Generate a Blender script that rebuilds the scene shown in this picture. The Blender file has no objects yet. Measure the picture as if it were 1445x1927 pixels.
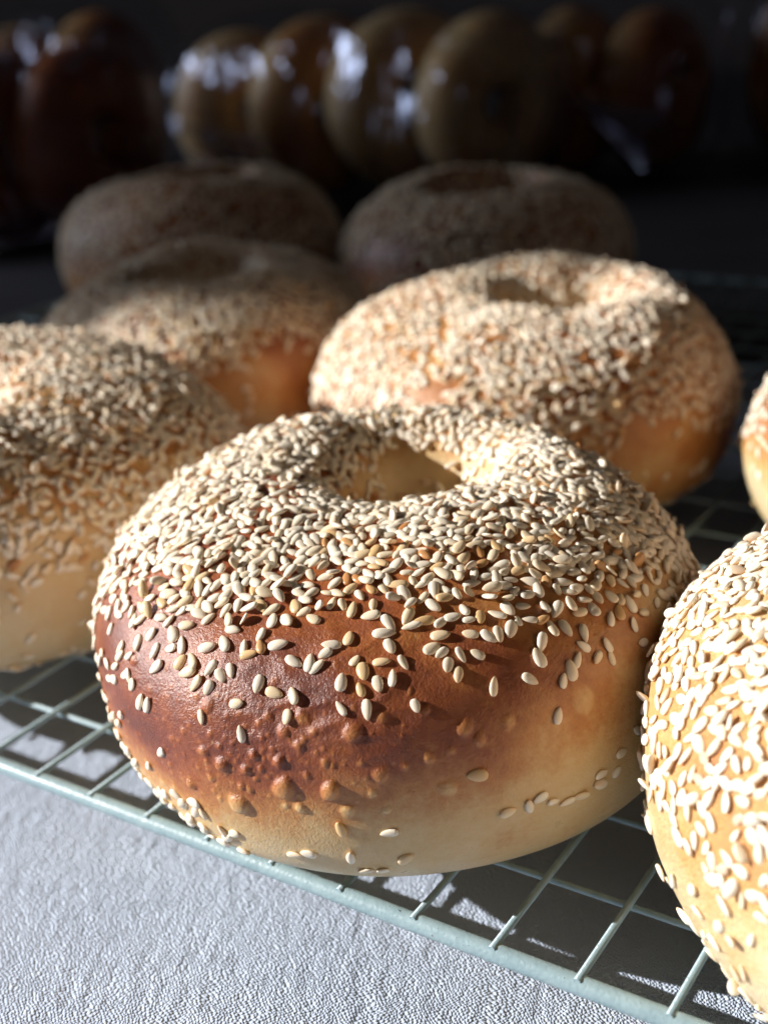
import bpy, math, random
import numpy as np
from mathutils import Vector, Matrix
from mathutils.bvhtree import BVHTree

R = math.radians
scene = bpy.context.scene
col = scene.collection

# ------------------------------------------------------------------ camera
F_PX, W_PX, H_PX = 2454.0, 1445.0, 1927.0          # focal length in photo pixels, photo size
PITCH, ROLL, CAM_H = R(22.98), R(-4.36), 0.1422    # camera height over the rack's wires (z = 0)
cam_data = bpy.data.cameras.new('camera')
cam = bpy.data.objects.new('camera', cam_data)
col.objects.link(cam)
cam.location = (0, 0, CAM_H)
cam.rotation_euler = (Matrix.Rotation(math.pi / 2 - PITCH, 3, 'X') @ Matrix.Rotation(ROLL, 3, 'Z')).to_euler()
cam_data.sensor_fit = 'VERTICAL'
cam_data.sensor_height = 36.0
cam_data.lens = F_PX / H_PX * 36.0
cam_data.clip_start = 0.005
cam_data.clip_end = 50
cam_data.dof.use_dof = True
cam_data.dof.focus_distance = 0.206
cam_data.dof.aperture_fstop = cam_data.lens / 3.5
scene.camera = cam

# ------------------------------------------------------------------ light
world = bpy.data.worlds.new('World')
scene.world = world
world.use_nodes = True
bg = world.node_tree.nodes['Background']
bg.inputs[0].default_value = (1.0, 0.9, 0.92, 1)
bg.inputs[1].default_value = 0.009

AZ, EL = R(-12), R(22)                               # direction the sunbeam travels
beam = Vector((math.cos(EL) * math.cos(AZ), math.cos(EL) * math.sin(AZ), -math.sin(EL)))
edge = Vector((-0.01, 0.392, 0.05))                 # a point on the rear edge of the patch of sunlight
side = Vector((0, 0, 1)).cross(beam).normalized()
DIST, RAD = 3.0, 0.50
aim = edge - side * RAD
sd = bpy.data.lights.new('sunbeam_lamp', 'SPOT')
sd.energy = 930
sd.color = (1.0, 0.98, 0.955)
sd.shadow_soft_size = 0.012
sd.spot_size = 2 * math.atan(RAD / DIST)
sd.spot_blend = 0.03
so = bpy.data.objects.new('sunbeam_lamp', sd)
col.objects.link(so)
so.location = aim - beam * DIST
so.rotation_euler = beam.to_track_quat('-Z', 'Y').to_euler()

def area_lamp(name, loc, target, sx, sy, watts, colour):
    d = bpy.data.lights.new(name, 'AREA')
    d.shape = 'RECTANGLE'
    d.size, d.size_y = sx, sy
    d.energy = watts
    d.color = colour
    o = bpy.data.objects.new(name, d)
    col.objects.link(o)
    o.location = loc
    o.rotation_euler = (Vector(target) - Vector(loc)).to_track_quat('-Z', 'Y').to_euler()


area_lamp('room_bounce_lamp', (0.10, -0.16, 0.42), (0.02, 0.22, 0), 0.36, 0.3, 0.095, (1.0, 0.80, 0.64))
area_lamp('window_daylight_lamp', (-0.95, 0.92, 0.40), (0.15, 1.22, 0.0), 0.34, 0.4, 4.0, (0.80, 0.88, 1.0))

scene.view_settings.view_transform = 'Standard'
scene.view_settings.look = 'None'
scene.view_settings.exposure = 0.0
scene.view_settings.gamma = 1.0
scene.view_settings.use_curve_mapping = False
scene.render.engine = 'CYCLES'
cy = scene.cycles
cy.use_denoising = True
cy.denoiser = 'OPENIMAGEDENOISE'
cy.denoising_input_passes = 'RGB_ALBEDO_NORMAL'
cy.max_bounces = 8
cy.diffuse_bounces = 4
cy.transparent_max_bounces = 16
cy.sample_clamp_indirect = 4.0
cy.caustics_reflective = False
cy.caustics_refractive = False

# ------------------------------------------------------------------ helpers
cp, sp, cr, sr = math.cos(PITCH), math.sin(PITCH), math.cos(ROLL), math.sin(ROLL)


def project(P):
    """world points (N,3) -> photo pixels (N,2)"""
    X, Y, Z = P[:, 0], P[:, 1], P[:, 2] - CAM_H
    d = Y * cp - Z * sp
    up = Y * sp + Z * cp
    x = F_PX * X / d
    y = -F_PX * up / d
    return np.stack([W_PX / 2 + x * cr - y * sr, H_PX / 2 + x * sr + y * cr], 1)


def pix_dir(px, py):
    x, y = px - W_PX / 2, py - H_PX / 2
    a, b = x * cr + y * sr, -x * sr + y * cr
    dx, up = a / F_PX, -b / F_PX
    return Vector((dx, cp + up * sp, -sp + up * cp)).normalized()


CAM = Vector((0, 0, CAM_H))


def waves(P, freq, n, seed, stretch=None):
    """smooth pseudo random field made of plane waves, about -1..1 (std 0.5)"""
    g = np.random.default_rng(seed)
    out = np.zeros(len(P))
    Q = P if stretch is None else P * np.array(stretch)
    for _ in range(n):
        k = g.normal(size=3)
        k *= freq * g.uniform(0.6, 1.4) / np.linalg.norm(k)
        out += np.sin(Q @ k + g.uniform(0, 6.283))
    return out / math.sqrt(n) * 0.7


def mesh_from_arrays(name, V, Fq, smooth=True):
    """V (N,3), Fq (M,3 or 4) int"""
    me = bpy.data.meshes.new(name)
    n, k = Fq.shape
    me.vertices.add(len(V))
    me.vertices.foreach_set('co', np.ascontiguousarray(V, dtype=np.float32).ravel())
    me.loops.add(n * k)
    me.loops.foreach_set('vertex_index', np.ascontiguousarray(Fq, dtype=np.int32).ravel())
    me.polygons.add(n)
    me.polygons.foreach_set('loop_start', np.arange(0, n * k, k, dtype=np.int32))
    me.polygons.foreach_set('loop_total', np.full(n, k, dtype=np.int32))
    me.polygons.foreach_set('use_smooth', np.full(n, smooth, dtype=bool))
    me.update(calc_edges=True)
    return me


def float_attr(me, name, vals):
    a = me.attributes.new(name, 'FLOAT', 'POINT')
    a.data.foreach_set('value', np.ascontiguousarray(vals, dtype=np.float32))


def link(name, me, mat=None, parent=None):
    o = bpy.data.objects.new(name, me)
    col.objects.link(o)
    if mat is not None and not me.materials:
        me.materials.append(mat)
    if parent is not None:
        o.parent = parent
    return o


def empty(name, loc=(0, 0, 0)):
    o = bpy.data.objects.new(name, None)
    o.empty_display_size = 0.02
    o.location = loc
    col.objects.link(o)
    return o


def tag(o, label, cat, group=None, kind=None):
    o['label'] = label
    o['category'] = cat
    if group:
        o['group'] = group
    if kind:
        o['kind'] = kind
    return o


def new_mat(name):
    m = bpy.data.materials.new(name)
    m.use_nodes = True
    nt = m.node_tree
    return m, nt, nt.nodes['Principled BSDF']


def node(nt, kind, **kw):
    n = nt.nodes.new(kind)
    for k, v in kw.items():
        if k.startswith('i_'):
            n.inputs[k[2:].replace('_', ' ')].default_value = v
        else:
            setattr(n, k, v)
    return n


def ramp(nt, stops, fac=None):
    n = nt.nodes.new('ShaderNodeValToRGB')
    e = n.color_ramp.elements
    while len(e) < len(stops):
        e.new(0.5)
    for el, (p, c) in zip(e, stops):
        el.position = p
        el.color = (*c, 1) if len(c) == 3 else c
    if fac is not None:
        nt.links.new(fac, n.inputs[0])
    return n


def math_node(nt, op, a, b=None, clamp=False):
    n = nt.nodes.new('ShaderNodeMath')
    n.operation = op
    n.use_clamp = clamp
    for i, s in enumerate((a, b)):
        if s is None:
            continue
        if isinstance(s, (int, float)):
            n.inputs[i].default_value = s
        else:
            nt.links.new(s, n.inputs[i])
    return n.outputs[0]


def bump(nt, height, strength, dist, normal=None):
    b = nt.nodes.new('ShaderNodeBump')
    b.inputs['Strength'].default_value = strength
    b.inputs['Distance'].default_value = dist
    nt.links.new(height, b.inputs['Height'])
    if normal is not None:
        nt.links.new(normal, b.inputs['Normal'])
    return b.outputs[0]


# ------------------------------------------------------------------ materials
def dough_material(name, stops, rough, coat, grain):
    m, nt, b = new_mat(name)
    L = nt.links
    at = node(nt, 'ShaderNodeAttribute', attribute_name='bake')
    tc = node(nt, 'ShaderNodeTexCoord')
    n1 = node(nt, 'ShaderNodeTexNoise', i_Scale=160.0, i_Detail=6.0, i_Roughness=0.6)
    n2 = node(nt, 'ShaderNodeTexNoise', i_Scale=900.0, i_Detail=3.0, i_Roughness=0.6)
    for n in (n1, n2):
        L.new(tc.outputs['Object'], n.inputs['Vector'])
    f = math_node(nt, 'ADD', at.outputs['Fac'], math_node(nt, 'MULTIPLY', math_node(nt, 'SUBTRACT', n1.outputs['Fac'], 0.5), 0.5))
    f = math_node(nt, 'ADD', f, math_node(nt, 'MULTIPLY', math_node(nt, 'SUBTRACT', n2.outputs['Fac'], 0.5), 0.26))
    rp = ramp(nt, stops, f)
    # pale pin-head flecks on the skin
    vo = node(nt, 'ShaderNodeTexVoronoi', i_Scale=420.0, i_Randomness=1.0)
    L.new(tc.outputs['Object'], vo.inputs['Vector'])
    fl = ramp(nt, [(0.06, (1, 1, 1)), (0.16, (0, 0, 0))], vo.outputs['Distance'])
    n4 = node(nt, 'ShaderNodeTexNoise', i_Scale=70.0, i_Detail=2.0)
    L.new(tc.outputs['Object'], n4.inputs['Vector'])
    gate = ramp(nt, [(0.5, (0, 0, 0)), (0.62, (1, 1, 1))], n4.outputs['Fac'])
    fm = math_node(nt, 'MULTIPLY', math_node(nt, 'MULTIPLY', fl.outputs[0], gate.outputs[0]), 0.35)
    mx = node(nt, 'ShaderNodeMix', data_type='RGBA')
    L.new(fm, mx.inputs[0])
    L.new(rp.outputs[0], mx.inputs[6])
    mx.inputs[7].default_value = (0.72, 0.48, 0.24, 1)
    L.new(mx.outputs[2], b.inputs['Base Color'])
    b.inputs['Subsurface Weight'].default_value = 0.22
    b.inputs['Subsurface Radius'].default_value = (1.0, 0.38, 0.14)
    b.inputs['Subsurface Scale'].default_value = 0.0022
    rr = ramp(nt, [(0.3, (rough - .1,) * 3), (0.7, (rough + .16,) * 3)], n1.outputs['Fac'])
    L.new(rr.outputs[0], b.inputs['Roughness'])
    b.inputs['Coat Weight'].default_value = coat
    b.inputs['Coat Roughness'].default_value = 0.28
    n3 = node(nt, 'ShaderNodeTexNoise', i_Scale=2100.0, i_Detail=3.0, i_Roughness=0.7)
    L.new(tc.outputs['Object'], n3.inputs['Vector'])
    nb = bump(nt, n2.outputs['Fac'], grain, 0.0009)
    nb = bump(nt, n3.outputs['Fac'], min(1.0, grain * 3.4), 0.00045, nb)
    L.new(nb, b.inputs['Normal'])
    L.new(nb, b.inputs['Coat Normal'])
    return m


BROWN = [(0.0, (0.74, 0.55, 0.30)), (0.25, (0.69, 0.45, 0.20)), (0.47, (0.55, 0.24, 0.07)),
         (0.72, (0.34, 0.095, 0.026)), (0.9, (0.20, 0.045, 0.017)), (1.0, (0.14, 0.03, 0.013))]
GOLD = [(0.0, (0.84, 0.72, 0.48)), (0.35, (0.82, 0.64, 0.35)), (0.65, (0.72, 0.40, 0.13)),
        (0.9, (0.58, 0.24, 0.07)), (1.0, (0.45, 0.17, 0.05))]
M_BROWN = dough_material('browned_crust', BROWN, 0.36, 0.22, 0.13)
M_GOLD = dough_material('golden_crust', GOLD, 0.32, 0.45, 0.5)

SEED_STOPS = [(0.0, (0.91, 0.81, 0.66)), (0.45, (0.91, 0.795, 0.63)), (0.82, (0.87, 0.70, 0.47)),
              (0.955, (0.76, 0.5, 0.24)), (1.0, (0.52, 0.22, 0.075))]


def seed_material(name, use_object, white):
    m, nt, b = new_mat(name)
    L = nt.links
    if use_object:
        t = node(nt, 'ShaderNodeObjectInfo').outputs['Random']
    else:
        t = node(nt, 'ShaderNodeAttribute', attribute_name='tint').outputs['Fac']
    st = [(p, tuple(v * (1 - white) + w * white for v, w in zip(c, (0.9, 0.85, 0.74)))) for p, c in SEED_STOPS]
    rp = ramp(nt, st, t)
    tip = node(nt, 'ShaderNodeAttribute', attribute_name='tip').outputs['Fac']
    f = math_node(nt, 'MULTIPLY', math_node(nt, 'POWER', tip, 2.5), 0.6 - 0.3 * white)
    mx = node(nt, 'ShaderNodeMix', data_type='RGBA')
    L.new(f, mx.inputs[0])
    L.new(rp.outputs[0], mx.inputs[6])
    mx.inputs[7].default_value = (0.62, 0.36, 0.15, 1)
    L.new(mx.outputs[2], b.inputs['Base Color'])
    b.inputs['Roughness'].default_value = 0.3
    b.inputs['Specular IOR Level'].default_value = 0.35
    b.inputs['Subsurface Weight'].default_value = 0.25
    b.inputs['Subsurface Radius'].default_value = (1.0, 0.8, 0.6)
    b.inputs['Subsurface Scale'].default_value = 0.0003
    return m


M_SEED = seed_material('sesame_hull', True, 0.0)
M_SEEDS = seed_material('sesame_hull_mass', False, 0.0)
M_SEED_W = seed_material('pale_sesame_hull', True, 0.4)
M_SEEDS_W = seed_material('pale_sesame_hull_mass', False, 0.4)


def metal_paint():
    m, nt, b = new_mat('blue_grey_enamel')
    tc = node(nt, 'ShaderNodeTexCoord')
    n = node(nt, 'ShaderNodeTexNoise', i_Scale=350.0, i_Detail=5.0)
    nt.links.new(tc.outputs['Object'], n.inputs['Vector'])
    rp = ramp(nt, [(0.32, (0.26, 0.365, 0.40)), (0.6, (0.31, 0.42, 0.45)), (0.78, (0.35, 0.46, 0.48))], n.outputs['Fac'])
    n2 = node(nt, 'ShaderNodeTexNoise', i_Scale=1400.0, i_Detail=2.0)
    nt.links.new(tc.outputs['Object'], n2.inputs['Vector'])
    chip = ramp(nt, [(0.735, (0, 0, 0)), (0.75, (1, 1, 1))], n2.outputs['Fac'])
    mx = node(nt, 'ShaderNodeMix', data_type='RGBA')
    nt.links.new(chip.outputs[0], mx.inputs[0])
    nt.links.new(rp.outputs[0], mx.inputs[6])
    mx.inputs[7].default_value = (0.06, 0.06, 0.06, 1)
    nt.links.new(mx.outputs[2], b.inputs['Base Color'])
    b.inputs['Roughness'].default_value = 0.38
    nt.links.new(bump(nt, n2.outputs['Fac'], 0.25, 0.0004), b.inputs['Normal'])
    return m


M_RACK = metal_paint()


def cloth_material():
    m, nt, b = new_mat('white_crepe_cotton')
    L = nt.links
    tc = node(nt, 'ShaderNodeTexCoord')
    # slightly uneven weave: two thread systems at right angles
    mp = node(nt, 'ShaderNodeMapping')
    mp.inputs['Rotation'].default_value = (0, 0, R(-24))
    L.new(tc.outputs['Object'], mp.inputs['Vector'])
    wob = node(nt, 'ShaderNodeTexNoise', i_Scale=140.0, i_Detail=3.0)
    L.new(mp.outputs[0], wob.inputs['Vector'])
    add = node(nt, 'ShaderNodeVectorMath', operation='MULTIPLY_ADD')
    L.new(wob.outputs['Color'], add.inputs[0])
    add.inputs[1].default_value = (0.003, 0.003, 0)
    L.new(mp.outputs[0], add.inputs[2])
    vo = node(nt, 'ShaderNodeTexVoronoi', voronoi_dimensions='2D', feature='SMOOTH_F1', i_Scale=1650.0, i_Randomness=0.55)
    vo.inputs['Smoothness'].default_value = 0.35
    L.new(add.outputs[0], vo.inputs['Vector'])
    sepc = node(nt, 'ShaderNodeSeparateColor')
    L.new(vo.outputs['Color'], sepc.inputs[0])
    fz = node(nt, 'ShaderNodeTexNoise', i_Scale=620.0, i_Detail=4.0, i_Roughness=0.7)
    L.new(tc.outputs['Object'], fz.inputs['Vector'])
    hgt = math_node(nt, 'SUBTRACT', math_node(nt, 'MULTIPLY', sepc.outputs[0], 0.35), vo.outputs['Distance'])
    hgt = math_node(nt, 'ADD', hgt, math_node(nt, 'MULTIPLY', fz.outputs['Fac'], 0.55))
    L.new(bump(nt, hgt, 1.0, 0.0006), b.inputs['Normal'])
    n = node(nt, 'ShaderNodeTexNoise', i_Scale=40.0, i_Detail=4.0)
    L.new(tc.outputs['Object'], n.inputs['Vector'])
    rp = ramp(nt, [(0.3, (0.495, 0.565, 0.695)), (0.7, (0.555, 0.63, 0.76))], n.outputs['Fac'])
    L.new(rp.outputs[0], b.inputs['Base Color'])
    b.inputs['Roughness'].default_value = 0.95
    b.inputs['Specular IOR Level'].default_value = 0.15
    b.inputs['Sheen Weight'].default_value = 0.1
    return m


M_CLOTH = cloth_material()


def film_material():
    m = bpy.data.materials.new('clear_plastic_film')
    m.use_nodes = True
    nt = m.node_tree
    nt.nodes.clear()
    out = node(nt, 'ShaderNodeOutputMaterial')
    tr = node(nt, 'ShaderNodeBsdfTransparent')
    tr.inputs[0].default_value = (0.9, 0.9, 0.92, 1)
    gl = node(nt, 'ShaderNodeBsdfGlossy', i_Roughness=0.2)
    gl.inputs['Color'].default_value = (0.72, 0.78, 1, 1)  # blue of the daylight glints put into the gloss tint
    fr = node(nt, 'ShaderNodeFresnel', i_IOR=1.5)
    mix = node(nt, 'ShaderNodeMixShader')
    tc = node(nt, 'ShaderNodeTexCoord')
    mpf = node(nt, 'ShaderNodeMapping')
    mpf.inputs['Rotation'].default_value = (0.3, 0.5, 0.6)
    mpf.inputs['Scale'].default_value = (1.7, 1.0, 0.45)     # long creases in the film
    nt.links.new(tc.outputs['Object'], mpf.inputs['Vector'])
    n = node(nt, 'ShaderNodeTexNoise', i_Scale=26.0, i_Detail=2.0)
    n.inputs['Distortion'].default_value = 1.2
    nt.links.new(mpf.outputs[0], n.inputs['Vector'])
    nb = bump(nt, n.outputs['Fac'], 0.8, 0.012)
    nt.links.new(nb, gl.inputs['Normal'])
    nt.links.new(nb, fr.inputs['Normal'])
    nt.links.new(math_node(nt, 'MULTIPLY', fr.outputs[0], 0.24, True), mix.inputs[0])
    nt.links.new(tr.outputs[0], mix.inputs[1])
    nt.links.new(gl.outputs[0], mix.inputs[2])
    nt.links.new(mix.outputs[0], out.inputs[0])
    return m


M_FILM = film_material()

# ------------------------------------------------------------------ the table and its cloth
CLOTH_Z = -0.0180


def build_cloth():
    def axis(lo, dense_lo, dense_hi, hi, step):
        a = [np.arange(dense_lo, dense_hi, step)]
        for s, start, end in ((-1, dense_lo, lo), (1, dense_hi, hi)):
            p, st, acc = start, step, []
            while (p - end) * s < 0:
                acc.append(p)
                st *= 1.12
                p += s * st
            acc.append(end)
            a.append(np.array(acc))
        return np.unique(np.concatenate(a))
    x = axis(-1.1, -0.11, 0.095, 1.1, 0.00045)
    y = axis(-0.5, 0.14, 0.28, 0.50, 0.00045)
    X, Y = np.meshgrid(x, y)
    P = np.stack([X.ravel(), Y.ravel(), np.zeros(X.size)], 1)
    a = R(14)                                      # crinkles run away from the camera, leaning right
    Q = np.stack([P[:, 0] * math.cos(a) - P[:, 1] * math.sin(a), P[:, 0] * math.sin(a) + P[:, 1] * math.cos(a), P[:, 2]], 1)
    g = np.random.default_rng(5)
    # short ridged crepe crinkles
    c1 = waves(Q, 2900, 30, 11, (1.0, 0.3, 1))
    c2 = waves(Q, 1500, 26, 12, (1.0, 0.42, 1))
    c3 = waves(Q, 3300, 30, 15, (0.8, 0.8, 1))
    env = 0.75 + 0.6 * waves(Q, 260, 16, 13)
    z = (c1 * 0.0001 + c2 * 0.0001 + c3 * 0.00006) * np.clip(env, 0.3, 1.5)
    z += waves(Q, 60, 10, 14) * 0.0005
    near = np.exp(-np.maximum(0, np.abs(P[:, 0]) - 0.16) * 12) * np.exp(-np.maximum(0, P[:, 1] - 0.33) * 12)
    P[:, 2] = CLOTH_Z + z * near
    nx, ny = len(x), len(y)
    i = np.arange(nx * ny).reshape(ny, nx)
    Fq = np.stack([i[:-1, :-1], i[:-1, 1:], i[1:, 1:], i[1:, :-1]], -1).reshape(-1, 4)
    me = mesh_from_arrays('tablecloth', P, Fq)
    o = link('tablecloth', me, M_CLOTH)
    tag(o, 'white crinkled cotton tablecloth spread under the cooling rack', 'tablecloth', kind='structure')


build_cloth()


def build_table():
    m, nt, b = new_mat('dark_table_wood')
    tc = node(nt, 'ShaderNodeTexCoord')
    mp = node(nt, 'ShaderNodeMapping')
    mp.inputs['Scale'].default_value = (3, 40, 3)
    nt.links.new(tc.outputs['Object'], mp.inputs['Vector'])
    n = node(nt, 'ShaderNodeTexNoise', i_Scale=4.0, i_Detail=6.0)
    nt.links.new(mp.outputs[0], n.inputs['Vector'])
    rp = ramp(nt, [(0.3, (0.035, 0.035, 0.042)), (0.7, (0.075, 0.072, 0.08))], n.outputs['Fac'])
    nt.links.new(rp.outputs[0], b.inputs['Base Color'])
    b.inputs['Roughness'].default_value = 0.5
    z1, z0 = CLOTH_Z - 0.0022, CLOTH_Z - 0.04
    V = [(x, y, z) for z in (z0, z1) for x, y in ((-1.15, -0.55), (1.15, -0.55), (1.15, 1.75), (-1.15, 1.75))]
    me = bpy.data.meshes.new('table_top')
    me.from_pydata(V, [], [(3, 2, 1, 0), (4, 5, 6, 7)] + [(k, (k + 1) % 4, 4 + (k + 1) % 4, 4 + k) for k in range(4)])
    o = link('table_top', me, m)
    tag(o, 'dark table top showing past the far edge of the white cloth', 'table', kind='structure')


build_table()

# ------------------------------------------------------------------ cooling rack
U = 0.0145
YAW = R(-34.65)
RACK_O = Vector((-4.935 * U, 15.044 * U, 0))
E_U = Vector((math.cos(YAW), math.sin(YAW), 0))
E_V = Vector((-math.sin(YAW), math.cos(YAW), 0))
U0, U1, V1 = -20.5 * U, 22.5 * U, 0.425
BAR_R, WIRE_R, CROSS_R = 0.0016, 0.00062, 0.0006


def tube_mesh(name, pts, rad, seg, closed):
    """round bar swept along planar points (z up)"""
    pts = [Vector(p) for p in pts]
    V, Fq = [], []
    n = len(pts)
    for i, p in enumerate(pts):
        a = pts[(i - 1) % n] if (closed or i > 0) else p
        b = pts[(i + 1) % n] if (closed or i < n - 1) else p
        t = (b - a).normalized()
        s = Vector((0, 0, 1)).cross(t)
        s = s.normalized() if s.length > 1e-6 else Vector((1, 0, 0))
        w = t.cross(s)
        for k in range(seg):
            ang = 2 * math.pi * k / seg
            V.append(p + s * (math.cos(ang) * rad) + w * (math.sin(ang) * rad))
    for i in range(n if closed else n - 1):
        for k in range(seg):
            i2, k2 = (i + 1) % n, (k + 1) % seg
            Fq.append((i * seg + k, i * seg + k2, i2 * seg + k2, i2 * seg + k))
    me = bpy.data.meshes.new(name)
    faces = list(Fq)
    if not closed:
        faces += [tuple(range(seg))[::-1], tuple(range((n - 1) * seg, n * seg))]
    me.from_pydata([tuple(v) for v in V], [], faces)
    me.polygons.foreach_set('use_smooth', [len(p.vertices) == 4 for p in me.polygons])
    me.update()
    return me


def build_rack():
    rack = empty('cooling_rack', RACK_O)
    rack.rotation_euler = (0, 0, YAW)
    tag(rack, 'pale blue-grey wire cooling rack standing on the white cloth under the bagels', 'cooling rack')
    # outer frame, a rounded rectangle of thicker bar
    pts, rc = [], 0.018
    for cx, cy_, a0 in ((U1 - rc, rc, -90), (U1 - rc, V1 - rc, 0), (U0 + rc, V1 - rc, 90), (U0 + rc, rc, 180)):
        for k in range(9):
            a = R(a0 + 90 * k / 8)
            pts.append((cx + rc * math.cos(a), cy_ + rc * math.sin(a), -0.0019))
    link('frame', tube_mesh('frame', pts, BAR_R, 20, True), M_RACK, rack)
    # wires, each with a slightly bulged weld end
    ends = [(0, -0.0009, 0)] + [(0, -0.0009 + (V1 + 0.0018) * k / 6, 0) for k in range(1, 7)]
    wm = tube_mesh('wire', ends, WIRE_R, 12, False)
    for k in range(-19, 22):
        link('wire', wm, M_RACK, rack).location = (k * U, 0, -WIRE_R)
    cm = tube_mesh('cross_wire', [(U0 - 0.0008 + (U1 - U0 + 0.0016) * k / 6, 0, 0) for k in range(7)], CROSS_R, 12, False)
    v = 1.352 * U
    while v < V1 - 0.008:
        link('cross_wire', cm, M_RACK, rack).location = (0, v, -2 * WIRE_R - CROSS_R + 0.0001)
        v += 1.408 * U
    # short bent-wire feet
    for fu in (U0 + 0.05, U1 - 0.05):
        for fv in (0.0, V1):
            lp = [(-0.012, 0, -0.003), (-0.0075, 0, CLOTH_Z + 0.0016), (-0.003, 0, CLOTH_Z + 0.0013),
                  (0.003, 0, CLOTH_Z + 0.0013), (0.0075, 0, CLOTH_Z + 0.0016), (0.012, 0, -0.003)]
            V = []
            me = tube_mesh('foot', [(p[0], p[1] + 0.0001 * i, p[2]) for i, p in enumerate(lp)], 0.0013, 10, False)
            link('foot', me, M_RACK, rack).location = (fu, fv, 0)


build_rack()

# ------------------------------------------------------------------ bagels
PROFILE = np.array([(33, 0.0), (41, 0.2), (48.4, 2.2), (53.6, 7.4), (56.4, 14.4), (57.4, 22), (56.9, 29.4), (54.6, 36.4),
                    (50.2, 42.7), (44, 47.6), (37, 50.9), (30, 52.7), (24, 52.6), (18.8, 49.6), (15, 43.5), (13, 34),
                    (12.4, 22), (13.3, 12), (16.5, 4.2), (21.5, 0.6), (27, 0.0)]) / np.array([57.5, 53.0])


def profile_curve(n, weight_outer):
    """closed Catmull-Rom curve resampled; (n,2) in units of outer radius / height"""
    P = PROFILE
    m = len(P)
    out = []
    for i in range(m):
        p0, p1, p2, p3 = P[i - 1], P[i], P[(i + 1) % m], P[(i + 2) % m]
        for t in np.arange(0, 1, 1 / 24):
            out.append(0.5 * ((2 * p1) + (p2 - p0) * t + (2 * p0 - 5 * p1 + 4 * p2 - p3) * t ** 2 + (3 * p1 - p0 - 3 * p2 + p3) * t ** 3))
    C = np.array(out)
    C2 = np.vstack([C, C[:1]])
    seg = np.linalg.norm(np.diff(C2, axis=0), axis=1)
    w = np.where((C[:, 0] > 0.6) & (C[:, 1] > 0.02), weight_outer, 1.0) * seg
    s = np.concatenate([[0], np.cumsum(w)])
    t = np.linspace(0, s[-1], n, endpoint=False)
    return np.stack([np.interp(t, s, C2[:, 0]), np.interp(t, s, C2[:, 1])], 1)


def vertex_normals(G):
    """G (nu,nv,3) periodic both ways"""
    du = np.roll(G, -1, 0) - np.roll(G, 1, 0)
    dv = np.roll(G, -1, 1) - np.roll(G, 1, 1)
    n = np.cross(du, dv)
    n /= np.maximum(np.linalg.norm(n, axis=2, keepdims=True), 1e-12)
    return n


def bagel_grid(Rm, Hm, seed, nu, nv, face_phi, lump=1.0, k=0.5, wo=1.7, hole=1.0, shift=(0, 0)):
    """local surface grid of one bagel, base at z=0, finer towards face_phi"""
    s = np.linspace(-math.pi, math.pi, nu, endpoint=False)
    phi = face_phi + s - k * np.sin(s)
    C = profile_curve(nv, wo)
    g = np.random.default_rng(seed)
    # angular unevenness of a hand rolled ring
    ph = g.uniform(0, 6.28, 5)
    rad = 1 + lump * (0.006 * np.cos(phi + ph[0]) + 0.011 * np.cos(2 * phi + ph[1]) + 0.006 * np.cos(3 * phi + ph[2]))
    hgt = 1 + lump * (0.02 * np.cos(phi + ph[3]) + 0.014 * np.cos(2 * phi + ph[4]) + 0.008 * np.cos(5 * phi + ph[0]))
    r, z = C[:, 0], C[:, 1]
    rr = r[None, :] * Rm * rad[:, None]
    # the hole is not round
    inner = np.clip((0.45 - r) / 0.25, 0, 1)
    hw = 1 + (hole - 1) + 0.12 * np.cos(2 * phi + ph[2]) + 0.08 * np.cos(3 * phi + ph[0])
    rr = rr * (1 + inner[None, :] * (hw[:, None] - 1))
    zz = z[None, :] * Hm * hgt[:, None]
    G = np.stack([rr * np.cos(phi)[:, None], rr * np.sin(phi)[:, None], zz], 2)
    ws = np.clip((0.97 - r) / 0.6, 0, 1)
    ws = (ws * ws * (3 - 2 * ws))[None, :]          # the hole sits off centre
    G[:, :, 0] += shift[0] * ws
    G[:, :, 1] += shift[1] * ws
    N = vertex_normals(G)
    P = G.reshape(-1, 3)
    off = g.uniform(-1, 1, 3)
    d = waves(P + off, 75, 14, seed + 1) * 0.0009 * lump
    d += waves(P + off, 220, 18, seed + 2) * 0.00022 * lump
    up = np.clip(P[:, 2] / (0.2 * Hm), 0, 1)       # the underside stays flat on the wires
    G = G + N * (d * up).reshape(nu, nv, 1)
    return G, phi


def grid_mesh(name, G):
    nu, nv = G.shape[:2]
    i = np.arange(nu * nv).reshape(nu, nv)
    a, b = np.roll(i, -1, 0), np.roll(i, -1, 1)
    c = np.roll(a, -1, 1)
    Fq = np.stack([i, a, c, b], -1).reshape(-1, 4)
    return mesh_from_arrays(name, G.reshape(-1, 3), Fq), Fq


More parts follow.
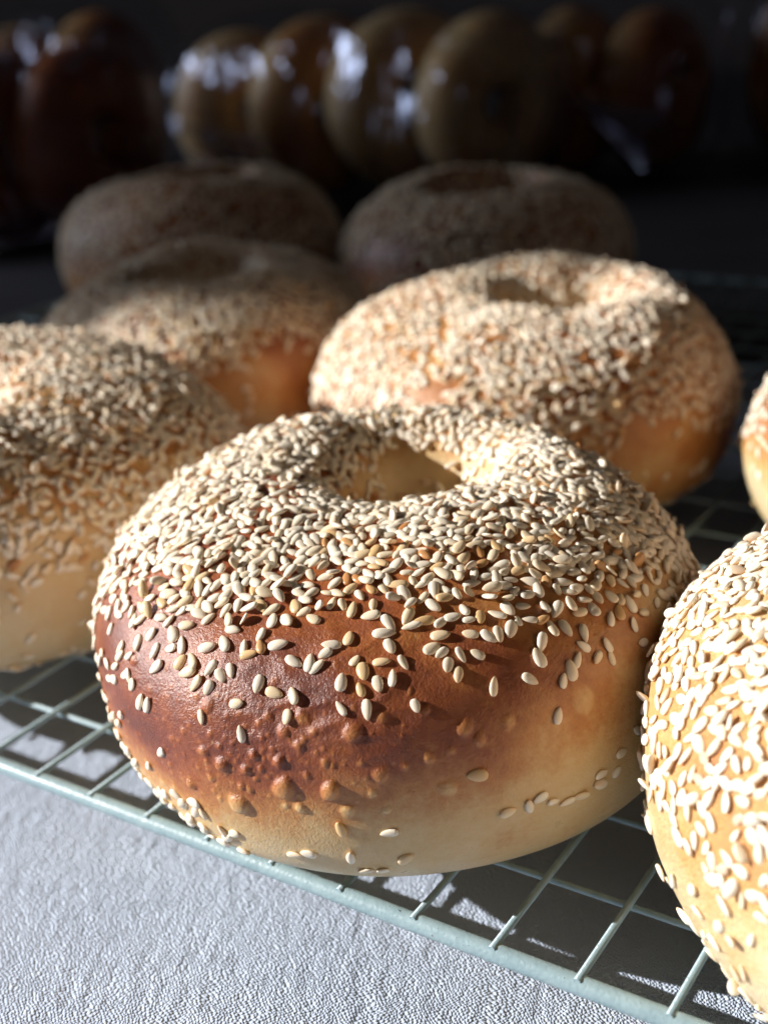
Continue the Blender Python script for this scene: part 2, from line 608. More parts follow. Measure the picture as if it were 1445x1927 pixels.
# sesame seed, long axis X, flat side down, about 3.1 x 1.85 x 0.95 mm
def seed_shape(nr, ns, L, Wd, T, sharp, bend):
    V, tip = [], []
    V.append((-L / 2, 0, 0)); tip.append(0)
    for i in range(1, nr):
        t = i / nr
        th = math.pi * t
        x = -math.cos(th) * L / 2
        w = math.sin(th) ** 0.9 * (1 - sharp * (t ** 1.6)) * (1 + 0.18 * sharp)
        for k in range(ns):
            a = 2 * math.pi * k / ns
            y = math.cos(a) * w * Wd / 2
            z = math.sin(a) * w ** 0.8 * T / 2 + bend * (x / L) ** 2 * 4 * T
            V.append((x, y, z)); tip.append(max(0.0, t * 1.25 - 0.25))
    V.append((L / 2 * 1.04, 0, bend * T)); tip.append(1)
    F = []
    last = len(V) - 1
    for k in range(ns):
        k2 = (k + 1) % ns
        F.append((0, 1 + k2, 1 + k))
        for i in range(nr - 2):
            a, b = 1 + i * ns, 1 + (i + 1) * ns
            F.append((a + k, a + k2, b + k2)); F.append((a + k, b + k2, b + k))
        a = 1 + (nr - 2) * ns
        F.append((a + k, a + k2, last))
    return np.array(V), np.array(F), np.array(tip)


mm = 0.001
SHAPES = [(3.15, 1.95, 0.95, 0.5, 0.0), (3.0, 2.05, 0.9, 0.44, 0.06), (3.35, 1.9, 0.98, 0.6, -0.05), (2.8, 1.75, 0.98, 0.4, 0.08), (3.1, 1.65, 0.8, 0.55, 0.12), (2.7, 1.9, 0.7, 0.38, 0.1)]
SEED_HI = [seed_shape(7, 10, a * mm, b * mm, c * mm, d, e) for a, b, c, d, e in SHAPES]
SEED_LO = [seed_shape(5, 6, a * mm, b * mm, c * mm, d, e) for a, b, c, d, e in SHAPES]


def seed_meshes(mat):
    out = []
    for V, F, tip in SEED_HI:
        me = mesh_from_arrays('sesame_seed', V, F)
        float_attr(me, 'tip', tip)
        me.materials.append(mat)
        out.append(me)
    return out


SEED_MESH = {'cream': seed_meshes(M_SEED), 'white': seed_meshes(M_SEED_W)}


def poisson(pts, rad, limit):
    """greedy dart throwing; returns kept indices"""
    cell = 0.0032
    grid = {}
    keep = []
    for i, (p, r) in enumerate(zip(pts, rad)):
        c = (int(p[0] // cell), int(p[1] // cell), int(p[2] // cell))
        ok = True
        for dx in (-1, 0, 1):
            for dy in (-1, 0, 1):
                for dz in (-1, 0, 1):
                    for q in grid.get((c[0] + dx, c[1] + dy, c[2] + dz), ()):
                        if (p[0] - q[0]) ** 2 + (p[1] - q[1]) ** 2 + (p[2] - q[2]) ** 2 < r * r:
                            ok = False
                            break
                    if not ok: break
                if not ok: break
            if not ok: break
        if ok:
            grid.setdefault(c, []).append(p)
            keep.append(i)
            if len(keep) >= limit:
                break
    return keep


def frame_from(n, t):
    t = t - n * np.dot(n, t)
    t /= np.linalg.norm(t)
    return np.stack([t, np.cross(n, t), n], 1)      # columns


def rot(axis, a):
    return np.array(Matrix.Rotation(a, 3, axis))


def build_bagel(spec):
    rng = np.random.default_rng(spec['seed'])
    cx, cy_ = spec['pos']
    base = np.array([cx, cy_, -0.0002])
    face = math.atan2(-cy_, -cx)
    Rm, Hm = spec['R'], spec['H']
    G, phi = bagel_grid(Rm, Hm, spec['seed'], spec['nu'], spec['nv'], face, spec.get('lump', 1.6), hole=spec.get('hole', 1.0), shift=spec.get('shift', (0, 0)))
    nu, nv = G.shape[:2]
    N = vertex_normals(G)
    # coarse tree for shooting photo pixels at the surface
    st = max(1, nu // 160)
    sv = max(1, nv // 110)
    Gc = G[::st, ::sv]

    def tree_of(Gc):
        a, b = Gc.shape[:2]
        i = np.arange(a * b).reshape(a, b)
        q = np.stack([i, np.roll(i, -1, 0), np.roll(np.roll(i, -1, 0), -1, 1), np.roll(i, -1, 1)], -1).reshape(-1, 4)
        return BVHTree.FromPolygons((Gc.reshape(-1, 3) + base).tolist(), q.tolist())
    tree = tree_of(Gc)
    cpx = project((base + np.array([0, 0, Hm * 0.45]))[None])[0]

    def shoot(px, py):
        for k in range(14):
            f = k * 0.006
            h = tree.ray_cast(CAM, pix_dir(px + (cpx[0] - px) * f, py + (cpx[1] - py) * f))
            if h[0] is not None:
                return np.array(h[0]), np.array(h[1])
        return None, None
    # ---- blisters and folds
    P = G.reshape(-1, 3)
    disp = np.zeros(len(P))
    blis = []
    for px, py, rp_, hf in spec.get('blisters', ()):
        p, n = shoot(px, py)
        if p is None:
            continue
        dist = np.linalg.norm(p - np.array(CAM))
        blis.append((p - base, rp_ * dist / F_PX, hf))
    bl_mask = np.zeros(len(P))
    for p, r, hf in blis:
        d2 = ((P - p) ** 2).sum(1) / (r * r)
        m = d2 < 2.2
        d2[m] *= 1 + 0.45 * waves(P[m], 2.2 / r, 8, int(r * 1e7) % 9973)   # uneven outline
        m &= d2 < 1.08
        dome = np.clip(1.08 - d2[m], 0, 1) ** 0.6
        disp[m] = np.maximum(disp[m], dome * r * hf * 0.95)
        bl_mask[m] = np.maximum(bl_mask[m], dome)
    for px, py, rp_, amp in spec.get('folds', ()):   # patches of puckered skin
        p, n = shoot(px, py)
        dist = np.linalg.norm(p - np.array(CAM))
        r = rp_ * dist / F_PX
        d2 = ((P - (p - base)) ** 2).sum(1) / (r * r)
        m = d2 < 6
        w = np.exp(-d2[m])
        rid = 1 - np.abs(waves(P[m], 900, 20, spec['seed'] + 9, (0.7, 0.7, 1.4))) * 1.6
        disp[m] += w * rid * amp
    G = G + N * disp.reshape(nu, nv, 1)
    N = vertex_normals(G)
    P = G.reshape(-1, 3)
    Nf = N.reshape(-1, 3)
    # ---- how far each spot is baked: pale foot, browner shoulder, uneven round the ring
    ph = np.repeat(phi, nv)
    zr = P[:, 2] / Hm
    bk = spec['bake']
    ang = (0.5 + 0.5 * np.cos(ph - bk['phi'])) ** bk.get('pow', 1.0)
    low = bk['low'] + bk['low_var'] * (1 - ang)
    t = np.clip((zr - low) / bk['span'], 0, 1)
    t = t * t * (3 - 2 * t)
    lvl = bk['base'] + (bk['top'] - bk['base']) * t * (bk['min'] + (1 - bk['min']) * ang)
    sh = spec.get('shift', (0, 0))
    rin = np.hypot(P[:, 0] - sh[0] * 0.85, P[:, 1] - sh[1] * 0.85) / Rm
    lvl -= 0.45 * np.clip((0.40 - rin) / 0.16, 0, 1) * np.clip((0.97 - zr) / 0.2, 0, 1)
    lvl -= bk.get('top_fade', 0.12) * np.clip((zr - 0.72) / 0.16, 0, 1)
    lvl += waves(P, 130, 16, spec['seed'] + 4) * 0.12 + waves(P, 480, 18, spec['seed'] + 5) * 0.07
    lvl += -0.2 * bl_mask
    me, Fq = grid_mesh('dough', G)
    float_attr(me, 'bake', np.clip(lvl, 0, 1))
    root = empty('bagel', base)
    tag(root, spec['label'], 'bagel', 'sesame bagels cooling on the rack')
    link('dough', me, spec['mat'], root)

    # ---- seeds: candidates spread by area
    quads = G.reshape(-1, 3)[Fq]
    area = np.linalg.norm(np.cross(quads[:, 2] - quads[:, 0], quads[:, 3] - quads[:, 1]), axis=1)
    nc = spec['cand']
    qi = rng.choice(len(Fq), nc, p=area / area.sum())
    uv = rng.random((nc, 2))
    a, b = uv[:, :1], uv[:, 1:]
    q = quads[qi]
    pts = q[:, 0] * (1 - a) * (1 - b) + q[:, 1] * a * (1 - b) + q[:, 2] * a * b + q[:, 3] * (1 - a) * b
    nr_ = Nf[Fq[qi, 0]]
    dens, rad = spec['density'](pts, nr_, Rm, Hm, base, rng)
    ok = rng.random(nc) < dens
    pts, nr_, rad = pts[ok], nr_[ok], rad[ok]
    frames, centres, isman = [], [], []
    man_p = []
    tree = tree_of(G[::st, ::sv])
    for px, py, an in spec.get('seeds', ()):
        p, n = shoot(px, py)
        if p is None or np.dot(np.array(CAM) - p, n) < 0.35 * np.linalg.norm(np.array(CAM) - p):
            f = rng.uniform(0.02, 0.09)            # at the outline: step a little inwards
            px, py = px + (cpx[0] - px) * f, py + (cpx[1] - py) * f
            p, n = shoot(px, py)
        if p is None:
            continue
        d = pix_dir(px + 6 * math.cos(R(an)), py - 6 * math.sin(R(an)))
        den = float(np.dot(np.array(d), n))
        tt = np.dot(p - np.array(CAM), n) / den if abs(den) > 0.12 else None
        tv = (np.array(CAM) + np.array(d) * tt - p) if tt else np.cross(n, (0.2, 0.3, 1.0))
        if rng.random() < 0.5:
            tv = -tv
        man_p.append(p - base)
        frames.append((p - base, n, tv, rng.uniform(-0.15, 0.15), rng.uniform(-0.3, 0.3), 0.22))
    man = np.array(man_p) if man_p else np.zeros((0, 3))
    order = np.concatenate([man, pts]) if len(man) else pts
    rads = np.concatenate([np.zeros(len(man)), rad])
    keep = poisson(order.tolist(), rads.tolist(), spec['limit'])
    keep = [i - len(man) for i in keep if i >= len(man)]
    tdir = rng.normal(size=(len(keep), 3))
    for j, i in enumerate(keep):
        lay = rng.random()
        lift, tl = (0.24, 0.17) if lay < 0.86 else (0.8, 0.5)
        frames.append((pts[i], nr_[i], tdir[j], rng.normal() * tl * 0.7, rng.normal() * tl, lift))
    tint = np.clip(rng.beta(1.6, 3.0, len(frames)) * 0.95 + (rng.random(len(frames)) < 0.05) * 0.45, 0, 1)
    C, M, S = [], [], []
    for (p, n, tv, ry, rx, lift) in frames:
        f = frame_from(n, tv) @ rot('Y', ry) @ rot('X', rx)
        s = rng.uniform(0.8, 1.14) * spec.get('seed_scale', 1.0)
        C.append(p + n * 0.95 * mm * lift * s)
        M.append(f)
        S.append(s)
    C, M, S = np.array(C), np.array(M), np.array(S)
    # ---- the largest in view become single seeds
    want = spec['single']
    wp = C + base
    view = np.array(CAM) - wp
    dist = np.linalg.norm(view, axis=1)
    view /= dist[:, None]
    facing = (M[:, :, 2] * view).sum(1)
    px = project(wp)
    inn = (px[:, 0] > 8) & (px[:, 0] < W_PX - 8) & (px[:, 1] > 8) & (px[:, 1] < H_PX - 8)
    score = np.where(inn & (facing > 0.12), (0.25 + facing) / dist ** 2, -1)
    for i in np.argsort(-score)[: want * 2]:
        if score[i] > 0:
            h = tree.ray_cast(CAM, Vector(wp[i]) - CAM)
            if h[0] is not None and h[3] < dist[i] - 0.004:
                score[i] = -1
    top = [i for i in np.argsort(-score)[:want] if score[i] > 0]
    single = set(int(i) for i in top)
    tone = spec.get('seed_tone', 'cream')
    meshes = SEED_MESH[tone]
    for i in top:
        o = bpy.data.objects.new('sesame_seed', meshes[int(rng.integers(len(meshes)))])
        mt = Matrix([list(M[i][r] * S[i]) + [C[i][r]] for r in range(3)] + [[0, 0, 0, 1]])
        o.parent = root
        o.matrix_local = mt
        col.objects.link(o)
    rest = [i for i in range(len(C)) if i not in single]
    if rest:
        lib = SEED_HI if spec.get('hi') else SEED_LO
        VV, FF, TT, TI, off = [], [], [], [], 0
        kinds = rng.integers(len(lib), size=len(rest))
        for k in range(len(lib)):
            idx = np.array([r for r, kk in zip(rest, kinds) if kk == k], dtype=int)
            if not len(idx):
                continue
            V, F, tip = lib[k]
            W = np.einsum('nij,vj->nvi', M[idx] * S[idx][:, None, None], V) + C[idx][:, None, :]
            VV.append(W.reshape(-1, 3))
            FF.append((F[None] + (np.arange(len(idx)) * len(V))[:, None, None] + off).reshape(-1, 3))
            TT.append(np.repeat(tint[idx], len(V)))
            TI.append(np.tile(tip, len(idx)))
            off += len(idx) * len(V)
        sm = mesh_from_arrays('seed_coating', np.concatenate(VV), np.concatenate(FF))
        float_attr(sm, 'tint', np.concatenate(TT))
        float_attr(sm, 'tip', np.concatenate(TI))
        so_ = link('seed_coating', sm, M_SEEDS_W if tone == 'white' else M_SEEDS, root)
        so_['kind'] = 'stuff'
    return root


# --- where the seeds sit on the bagel in the middle, read off the photograph (crop origin, crop scale, x, y, angle)
SPARSE = []
for ox, oy, sc, lst in (
    (140, 1180, 2.189, [(195, 85, 60), (265, 65, 80), (320, 30, 50), (335, 100, 70), (410, 30, 100), (400, 88, 10), (445, 75, 90),
        (130, 130, 35), (160, 120, 50), (340, 165, 40), (440, 145, 55), (490, 140, 110), (470, 185, 20), (215, 195, 25),
        (130, 218, 95), (163, 255, 70), (275, 305, 72), (305, 318, 75), (550, 85, 15), (620, 70, 110),
        (565, 170, 60), (605, 200, 115), (645, 180, 100), (555, 250, 65), (505, 232, 55), (670, 315, 10), (525, 370, 95),
        (690, 440, 100), (760, 235, 75), (825, 272, 165), (905, 285, 105), (878, 370, 85), (360, 515, 50), (265, 595, 50),
        (315, 700, 55), (495, 720, 155), (235, 690, 130), (300, 765, 5), (330, 803, 0), (378, 793, 95), (410, 757, 50),
        (405, 825, 45), (430, 850, 130), (465, 890, 150), (535, 900, 20), (590, 875, 130), (600, 930, 0), (675, 958, 10),
        (880, 1000, 0), (940, 1003, 170), (1100, 830, 115), (1298, 845, 10), (1140, 945, 95), (1365, 950, 25),
        (1200, 1000, 0), (1270, 1000, 5), (700, 85, 80), (720, 115, 15), (770, 35, 60), (770, 85, 100), (840, 75, 10),
        (905, 145, 150), (970, 150, 80), (1000, 165, 40), (1035, 110, 30), (1060, 75, 0), (1130, 50, 75), (1155, 140, 50),
        (1190, 185, 100), (1265, 145, 5), (1300, 82, 115), (1355, 148, 120), (1310, 212, 85), (1250, 235, 105),
        (1180, 260, 110), (1100, 230, 80), (1100, 335, 125), (1205, 340, 95), (1405, 325, 110), (1275, 28, 5),
        (37, 220, 80), (47, 295, 100), (40, 410, 20), (70, 395, 80), (97, 480, 100), (108, 535, 20), (118, 562, 40),
        (150, 570, 80), (58, 10, 70)]),
    (760, 1200, 2.109, [(110, 45, 30), (150, 62, 40), (175, 110, 80), (225, 70, 120), (215, 148, 85), (292, 68, 155),
        (355, 195, 88), (545, 20, 80), (535, 82, 120), (498, 165, 150), (630, 172, 80), (660, 130, 105), (685, 90, 80),
        (765, 80, 60), (710, 35, 150), (608, 310, 80), (290, 543, 5), (805, 30, 120), (820, 80, 110), (945, 20, 10),
        (860, 455, 25), (780, 540, 30), (775, 578, 10), (540, 632, 30), (590, 648, 10), (495, 665, 100), (645, 648, 25),
        (410, 690, 20), (840, 530, 60), (700, 625, 20)]),
    (700, 740, 2.189, [(1075, 955, 110), (1015, 905, 100), (980, 930, 85), (1170, 865, 80), (1200, 985, 10), (795, 970, 120),
        (700, 935, 30), (570, 975, 75), (480, 1005, 150), (405, 995, 170), (280, 1000, 5), (520, 995, 100), (600, 940, 110),
        (515, 915, 160), (445, 925, 95), (380, 895, 125), (330, 925, 15), (285, 945, 40), (215, 940, 10), (165, 960, 20),
        (740, 970, 120), (870, 990, 100), (1115, 905, 15), (1060, 870, 120)])):
    for x, y, an in lst:
        SPARSE.append((ox + x / sc, oy + y / sc, an))

_e = random.Random(9)
_rim = [(156, 1240), (160, 1330), (182, 1420), (238, 1500), (310, 1556), (400, 1598), (455, 1614)]
for _k in range(34):                                # seeds clinging to the left and lower left rim
    _q = _e.random() * (len(_rim) - 1)
    _a, _b = _rim[int(_q)], _rim[int(_q) + 1]
    _f = _q - int(_q)
    SPARSE.append((_a[0] + (_b[0] - _a[0]) * _f + _e.uniform(0, 22), _a[1] + (_b[1] - _a[1]) * _f - _e.uniform(0, 14), _e.uniform(0, 180)))

BLIST = []
for x, y, r_, h in [(535, 510, 24, .55), (545, 550, 14, .6), (605, 565, 36, .6), (640, 520, 12, .5), (595, 490, 16, .5), (740, 528, 20, .7),
        (845, 548, 26, .75), (705, 590, 26, .6), (770, 585, 16, .5), (725, 570, 10, .5), (480, 645, 26, .6), (565, 622, 18, .55),
        (590, 655, 12, .5), (690, 655, 20, .5), (725, 672, 16, .5), (600, 705, 16, .4), (680, 730, 46, .5), (865, 660, 52, .45),
        (930, 745, 24, .5), (870, 735, 14, .4), (1060, 672, 46, .55), (1130, 755, 30, .35), (1030, 555, 20, .4), (925, 490, 26, .45),
        (860, 435, 30, .45), (800, 365, 22, .4), (760, 395, 16, .45), (700, 410, 14, .45), (430, 465, 12, .5), (450, 520, 10, .5),
        (395, 565, 14, .5), (370, 640, 12, .5), (560, 440, 16, .45), (620, 455, 12, .45), (650, 480, 14, .5), (150, 350, 12, .6),
        (165, 380, 9, .6), (215, 525, 26, .5), (550, 325, 34, .35), (630, 365, 12, .5), (1145, 440, 38, .3), (1265, 610, 34, .3),
        (1260, 370, 30, .22), (985, 430, 20, .3), (940, 380, 26, .3), (285, 500, 9, .4), (250, 130, 26, .5), (275, 440, 9, .4),
        (1180, 560, 16, .3), (1230, 690, 20, .25), (780, 540, 12, .5), (815, 500, 14, .5), (665, 545, 10, .5), (510, 575, 12, .5),
        (625, 600, 14, .5), (555, 585, 10, .5), (745, 625, 14, .5), (800, 620, 12, .4), (530, 680, 10, .4), (650, 640, 9, .4)]:
    BLIST.append((140 + x / 2.189, 1180 + y / 2.189, r_ / 2.189 * 0.95, h))
for x, y, r_, h in [(245, 360, 36, .3), (300, 410, 30, .3), (100, 480, 26, .3), (415, 335, 26, .25), (180, 600, 40, .2), (190, 450, 18, .3),
        (710, 250, 60, .1), (85, 285, 20, .35)]:
    BLIST.append((760 + x / 2.109, 1200 + y / 2.109, r_ / 2.109 * 0.95, h))
_r = random.Random(4)
for _ in range(260):
    x, y = _r.gauss(420, 150), _r.gauss(1395, 70)
    if x > 175 and y > 1240:
        BLIST.append((x, y, _r.uniform(1.8, 4.6) * _r.choice((1, 1, 1.6)), _r.uniform(.2, .5)))

EDGE_X = [100, 165, 250, 330, 420, 500, 620, 700, 760, 850, 960, 1050, 1150, 1250, 1310, 1400]
EDGE_Y = [1165, 1165, 1172, 1190, 1196, 1190, 1192, 1190, 1185, 1190, 1185, 1172, 1160, 1150, 1115, 1100]


def dens_front(p, n, Rm, Hm, base, rng):
    px = project(p + base)
    to = np.array(CAM) - (p + base)
    vis = (n * to).sum(1) > 0
    line = np.interp(px[:, 0], EDGE_X, EDGE_Y)
    rin = np.hypot(p[:, 0] - 0.0043, p[:, 1] - 0.0107) / Rm   # from the middle of the hole
    zr = p[:, 2] / Hm
    nz = waves(p, 160, 14, 71)
    outer = rin > 0.36
    a = (line - 14 + nz * 10 - px[:, 1])
    front = np.clip((a + 22) / 105, 0, 1) ** 1.15
    back = np.clip((zr - 0.5 - nz * 0.06) / 0.12, 0, 1)
    d = np.where(vis, front, back)
    hole = np.clip((zr - 0.9) / 0.07, 0, 1) * 0.9 + 0.06 * (zr > 0.3)
    d = np.where(outer, d, np.minimum(d, hole))
    d *= np.where(zr < 0.12, 0, 1)
    bare = waves(p, 240, 16, 72)
    d *= np.where(bare > 0.85, 0.3, 1)
    r = (1.32 + 0.5 * np.clip(1 - a / 130, 0, 1) * vis + 0.2 * np.clip(bare, 0, 1)) * mm
    return d, r


def dens_general(lo, soft, tail, seed, ring=0.35, bare=None, rmin=1.26):
    def f(p, n, Rm, Hm, base, rng):
        rin = np.hypot(p[:, 0], p[:, 1]) / Rm
        zr = p[:, 2] / Hm
        nz = waves(p, 90, 14, seed) * 0.09
        d = np.clip((zr - lo - nz) / soft, 0, 1) ** 1.4
        d = np.maximum(d, tail * (zr > 0.2))
        inner = rin < 0.42
        hole = np.clip((zr - 0.7) / 0.2, 0, 1) + 0.1 * (zr > 0.3)
        d = np.where(inner, np.minimum(d, hole), d)
        rg = (zr > 0.015) & (zr < 0.13) & (rin > 0.7)
        d = np.where(rg, np.clip(ring * (0.6 + waves(p, 110, 12, seed + 3)), 0, 1), d)
        d = np.where(zr <= 0.015, 0, d)
        if bare is not None:
            px = project(p + base)
            for bx, by, rx, ry in bare:
                e = ((px[:, 0] - bx) / rx) ** 2 + ((px[:, 1] - by) / ry) ** 2
                d *= np.clip(e - 0.4, 0.08, 1)
        r = (rmin + 0.5 * np.clip((lo + soft + 0.1 - zr) / 0.3, 0, 1)) * mm
        return d, r
    return f


BK = dict(pow=1.35, top_fade=0.12, phi=R(-142), low=0.13, low_var=0.5, span=0.40, base=0.12, top=0.95, min=0.36)
SPECS = [
    dict(pos=(0.0, 0.2239), lump=1.15, R=0.0575, H=0.0532, seed=3, nu=640, nv=300, shift=(0.0050, 0.0125), hole=0.82, label='large browned sesame bagel with blistered front, in sharp focus at the centre',
         mat=M_BROWN, bake=BK, seeds=SPARSE, blisters=BLIST, folds=[(560, 1290, 120, 0.00026), (700, 1290, 110, 0.00022), (420, 1270, 70, 0.00013)],
         density=dens_front, cand=60000, limit=4200, single=300, hi=True),
    dict(pos=(0.0938, 0.1612), R=0.0590, H=0.0570, seed=21, nu=420, nv=220, label='pale golden sesame bagel cut off by the right edge, nearest the viewer',
         mat=M_GOLD, bake=dict(phi=R(90), low=0.2, low_var=0.0, span=0.6, base=0.22, top=0.85, min=0.75),
         density=dens_general(0.46, 0.36, 0.035, 210, ring=0.8, rmin=1.34), cand=50000, limit=4200, single=300, hi=True, seed_tone='white'),
    dict(pos=(-0.0975, 0.3078), R=0.0630, H=0.0575, seed=34, shift=(-0.01, -0.006), hole=0.8, nu=260, nv=130, label='sesame bagel at the left edge, half in sun, behind the blistered one',
         mat=M_BROWN, bake=dict(phi=R(60), low=0.3, low_var=0.0, span=0.5, base=0.08, top=0.58, min=0.7),
         density=dens_general(0.34, 0.26, 0.03, 340, ring=0.5), cand=40000, limit=4000, single=300),
    dict(pos=(-0.0560, 0.4330), R=0.0575, H=0.0523, seed=45, hole=1.1, nu=220, nv=110, label='mostly shaded sesame bagel with one sunlit strip, middle row on the left',
         mat=M_BROWN, bake=dict(phi=R(200), low=0.45, low_var=0.0, span=0.4, base=0.44, top=0.85, min=0.7),  # raised base: the shade low on this bagel is put into its browning
         density=dens_general(0.52, 0.12, 0.02, 450, bare=[(540, 690, 90, 70)]), cand=36000, limit=3600, single=260),
    dict(pos=(0.0430, 0.3590), R=0.0589, H=0.0542, seed=56, shift=(0.011, 0.004), hole=0.8, nu=240, nv=120, label='thickly seeded sesame bagel with a bare orange crack, right behind the blistered one',
         mat=M_BROWN, bake=dict(phi=R(-90), low=0.34, low_var=0.0, span=0.4, base=0.42, top=0.62, min=0.8),  # foot coloured browner to stand in for the dim light low down
         density=dens_general(0.40, 0.16, 0.05, 560, ring=0.5, bare=[(835, 620, 11, 40), (812, 690, 11, 45), (820, 745, 34, 22), (1240, 830, 70, 60)]),
         cand=40000, limit=4000, single=300),
    dict(pos=(-0.0730, 0.5980), R=0.0630, H=0.0600, seed=67, hole=1.9, lump=1.0, shift=(0.0, -0.003), nu=160, nv=80, label='unlit sesame bagel at the back left of the rack, in deep shade',
         mat=M_BROWN, bake=dict(phi=R(0), low=0.3, low_var=0.0, span=0.4, base=0.4, top=0.9, min=0.8),
         density=dens_general(0.30, 0.2, 0.05, 670, rmin=1.45), cand=30000, limit=3400, single=0),
    dict(pos=(0.0508, 0.5424), R=0.0603, H=0.0560, seed=78, hole=1.7, lump=1.0, nu=160, nv=80, label='unlit sesame bagel at the back right, bare patch low on its left',
         mat=M_BROWN, bake=dict(phi=R(200), low=0.25, low_var=0.0, span=0.4, base=0.4, top=0.9, min=0.8),
         density=dens_general(0.36, 0.2, 0.03, 780, rmin=1.45, bare=[(730, 490, 75, 50)]), cand=30000, limit=3400, single=0),
    dict(pos=(0.1491, 0.2907), R=0.0581, H=0.0529, seed=89, nu=200, nv=100, label='sunlit sliver of a sesame bagel at the right edge, above the pale golden one',
         mat=M_GOLD, bake=dict(phi=R(180), low=0.3, low_var=0.0, span=0.35, base=0.3, top=0.95, min=0.8),
         density=dens_general(0.36, 0.25, 0.06, 890, ring=0.5), cand=26000, limit=1800, single=60, seed_tone='white'),
]
for s_ in SPECS:
    build_bagel(s_)

# ------------------------------------------------------------------ bagged bagels in the dark behind the rack


def plain_bagel(pos, axis, Rm, Hm, seed, lvl, label, lean=0.0):
    G, phi = bagel_grid(Rm, Hm, seed, 110, 64, 0.0, 1.2, k=0.0, wo=1.0)
    P = G.reshape(-1, 3)
    me, Fq = grid_mesh('bagel', G)
    zr = P[:, 2] / Hm
    b = lvl * 0.8 + 0.28 * np.clip((zr - 0.35) / 0.4, 0, 1) + waves(P, 120, 12, seed + 4) * 0.1
    float_attr(me, 'bake', np.clip(b, 0, 1))
    o = link('bagel', me, M_BROWN)
    ax = Vector(axis).normalized()
    ax = (ax + Vector((0, 0, lean))).normalized()
    q = ax.to_track_quat('Z', 'Y')
    mw = q.to_matrix()
    V = P @ np.array(mw).T
    low = V[:, 2].min()
    c = Vector(pos) - ax * (Hm / 2)
    o.rotation_euler = mw.to_euler()
    o.location = (c.x, c.y, CLOTH_Z + 0.0008 - low)
    tag(o, label, 'bagel', 'bagels standing on edge in plastic bags')
    return o


def plastic_bag(a, b, rad, height, seed, label, neck):
    """film round a row of bagels from a to b (floor points), gathered to a twisted neck at one end"""
    a, b = Vector(a), Vector(b)
    ax = (b - a).normalized()
    sd_ = Vector((-ax.y, ax.x, 0))
    Ln = (b - a).length
    nt_, ns = 120, 96
    V = np.zeros((nt_, ns, 3))
    for i in range(nt_):
        t = i / (nt_ - 1)
        s = (t - 0.5) * 2
        body = (1 - abs(s) ** 7) ** 0.5 if abs(s) < 1 else 0.0
        body = max(body, 0.05)
        along = t * Ln
        for k in range(ns):
            an = 2 * math.pi * k / ns
            cx_, cz = math.cos(an), math.sin(an)
            y = math.copysign(abs(cx_) ** 0.8, cx_) * rad * body
            z = height / 2 + math.copysign(abs(cz) ** 0.8, cz) * height / 2 * body
            p = a + ax * along + sd_ * y
            V[i, k] = (p.x, p.y, CLOTH_Z + 0.0006 + max(0.0, z))
    if neck:                                      # loose tail of film past the tie
        m = 26
        T = np.zeros((m, ns, 3))
        for i in range(m):
            t = i / (m - 1)
            w = 0.05 + 0.55 * t ** 1.3
            for k in range(ns):
                an = 2 * math.pi * k / ns
                y = math.cos(an) * rad * w * (1 + 0.25 * math.sin(5 * an + seed))
                z = height / 2 * (1 - 0.5 * t) + math.sin(an) * height * 0.2 * w * (1 + 0.4 * math.sin(7 * an))
                p = b + ax * (0.004 + t * 0.06) + sd_ * y
                T[i, k] = (p.x, p.y, CLOTH_Z + 0.001 + max(0.0, z))
        V = np.concatenate([V, T], 0)
    P = V.reshape(-1, 3)
    cen = np.array([(a.x + b.x) / 2, (a.y + b.y) / 2, CLOTH_Z + height / 2])
    d = P - cen
    nrm = d - np.outer(d @ np.array(ax), np.array(ax)) * 0.8
    nrm /= np.maximum(np.linalg.norm(nrm, axis=1, keepdims=True), 1e-6)
    crump = -np.abs(waves(P, 90, 16, seed, (1, 1, 0.7))) * 0.006 - np.abs(waves(P, 230, 18, seed + 1)) * 0.0028 + waves(P, 45, 10, seed + 2) * 0.003
    P = P + nrm * (crump + 0.005)[:, None]
    P[:, 2] = np.maximum(P[:, 2], CLOTH_Z + 0.0005)
    n = V.shape[0]
    i = np.arange(n * ns).reshape(n, ns)
    Fq = np.stack([i[:-1], i[1:], np.roll(i[1:], -1, 1), np.roll(i[:-1], -1, 1)], -1).reshape(-1, 4)
    me = mesh_from_arrays('plastic_bag', P, Fq)
    o = link('plastic_bag', me, M_FILM)
    tag(o, label, 'plastic bag', 'plastic bags of bagels in the background')
    return o


def floor_at(px, py):
    d = pix_dir(px, py)
    t = (CLOTH_Z - CAM_H) / d.z
    return CAM + d * t


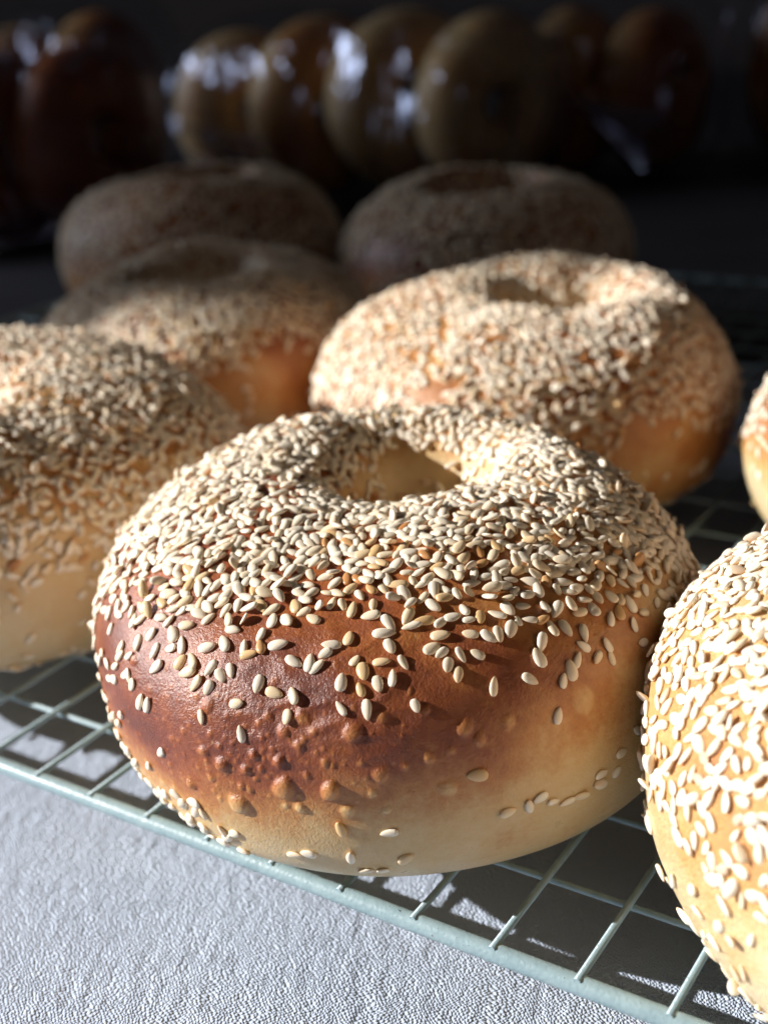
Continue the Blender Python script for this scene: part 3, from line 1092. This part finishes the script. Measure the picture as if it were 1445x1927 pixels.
def bag_row(first, step, axis, n, Rm, Hm, seed, levels, labels, film_rad, film_h, film_label, neck, pad=0.035):
    """n bagels on edge, each step away from the first, and the film round them"""
    first, step, axis = Vector((*first, 0)), Vector((*step, 0)), Vector((*axis, 0)).normalized()
    for k in range(n):
        p = first + step * k
        plain_bagel((p.x, p.y, 0), axis, Rm * (1 + 0.03 * math.sin(seed + 2 * k)), Hm, seed + k, levels[k], labels[k], 0.04 * math.sin(seed + 3 * k))
    d = step.normalized()
    plastic_bag(first + step * (n - 1) + d * pad, first - d * pad, film_rad, film_h, seed + 90, film_label, neck)


bag_row((0.098, 0.945), (-0.058, 0.026), (0.5, -0.87), 4, 0.0615, 0.046, 200, [0.0, 0.02, 0.2, 0.05],
        ['nearest bagel in the middle plastic bag, its pale rim lit from the left', 'second bagel from the right in the middle plastic bag, a pale upright rim',
         'third bagel from the right in the middle plastic bag, a reddish brown rim', 'leftmost bagel in the middle plastic bag, behind the blue film highlights'],
        0.078, 0.128, 'clear crinkled plastic bag holding a row of upright bagels, behind the two unlit bagels', True, 0.05)
bag_row((0.222, 0.985), (-0.055, 0.02), (0.75, -0.66), 2, 0.0575, 0.046, 220, [0.5, 0.25],
        ['dark red-brown bagel in the right-hand plastic bag', 'dim bagel in the right-hand plastic bag, next to the middle bag'],
        0.07, 0.124, 'clear plastic bag with a bright glint at its top right', False, 0.05)
bag_row((0.335, 1.02), (0.06, 0.02), (0.8, -0.6), 1, 0.058, 0.047, 230, [0.6],
        ['dark bagel in the far right plastic bag, at the right edge'],
        0.07, 0.126, 'clear plastic bag almost lost in the dark at the right edge', False, 0.05)
bag_row((-0.175, 0.915), (-0.056, -0.012), (0.8, -0.6), 3, 0.06, 0.046, 240, [0.75, 0.8, 1.0],  # high bake levels also put the shade over this bag into the crust colour
        ['dim bagel at the right end of the left-hand plastic bag', 'dim brown bagel in the middle of the left-hand plastic bag',
         'dark reddish bagel in the left-hand plastic bag, cut by the left edge'],
        0.078, 0.13, 'clear plastic bag of bagels in the dark at the left edge', True, 0.05)
bag_row((-0.20, 1.13), (-0.07, 0.02), (0.9, -0.4), 2, 0.066, 0.052, 260, [0.4, 0.4],
        ['dark bagel with a violet film glint in the far top left plastic bag', 'dark bagel in the far plastic bag at the top left corner'],
        0.075, 0.145, 'clear plastic bag in the far top left corner behind the left-hand bag', False, 0.06)
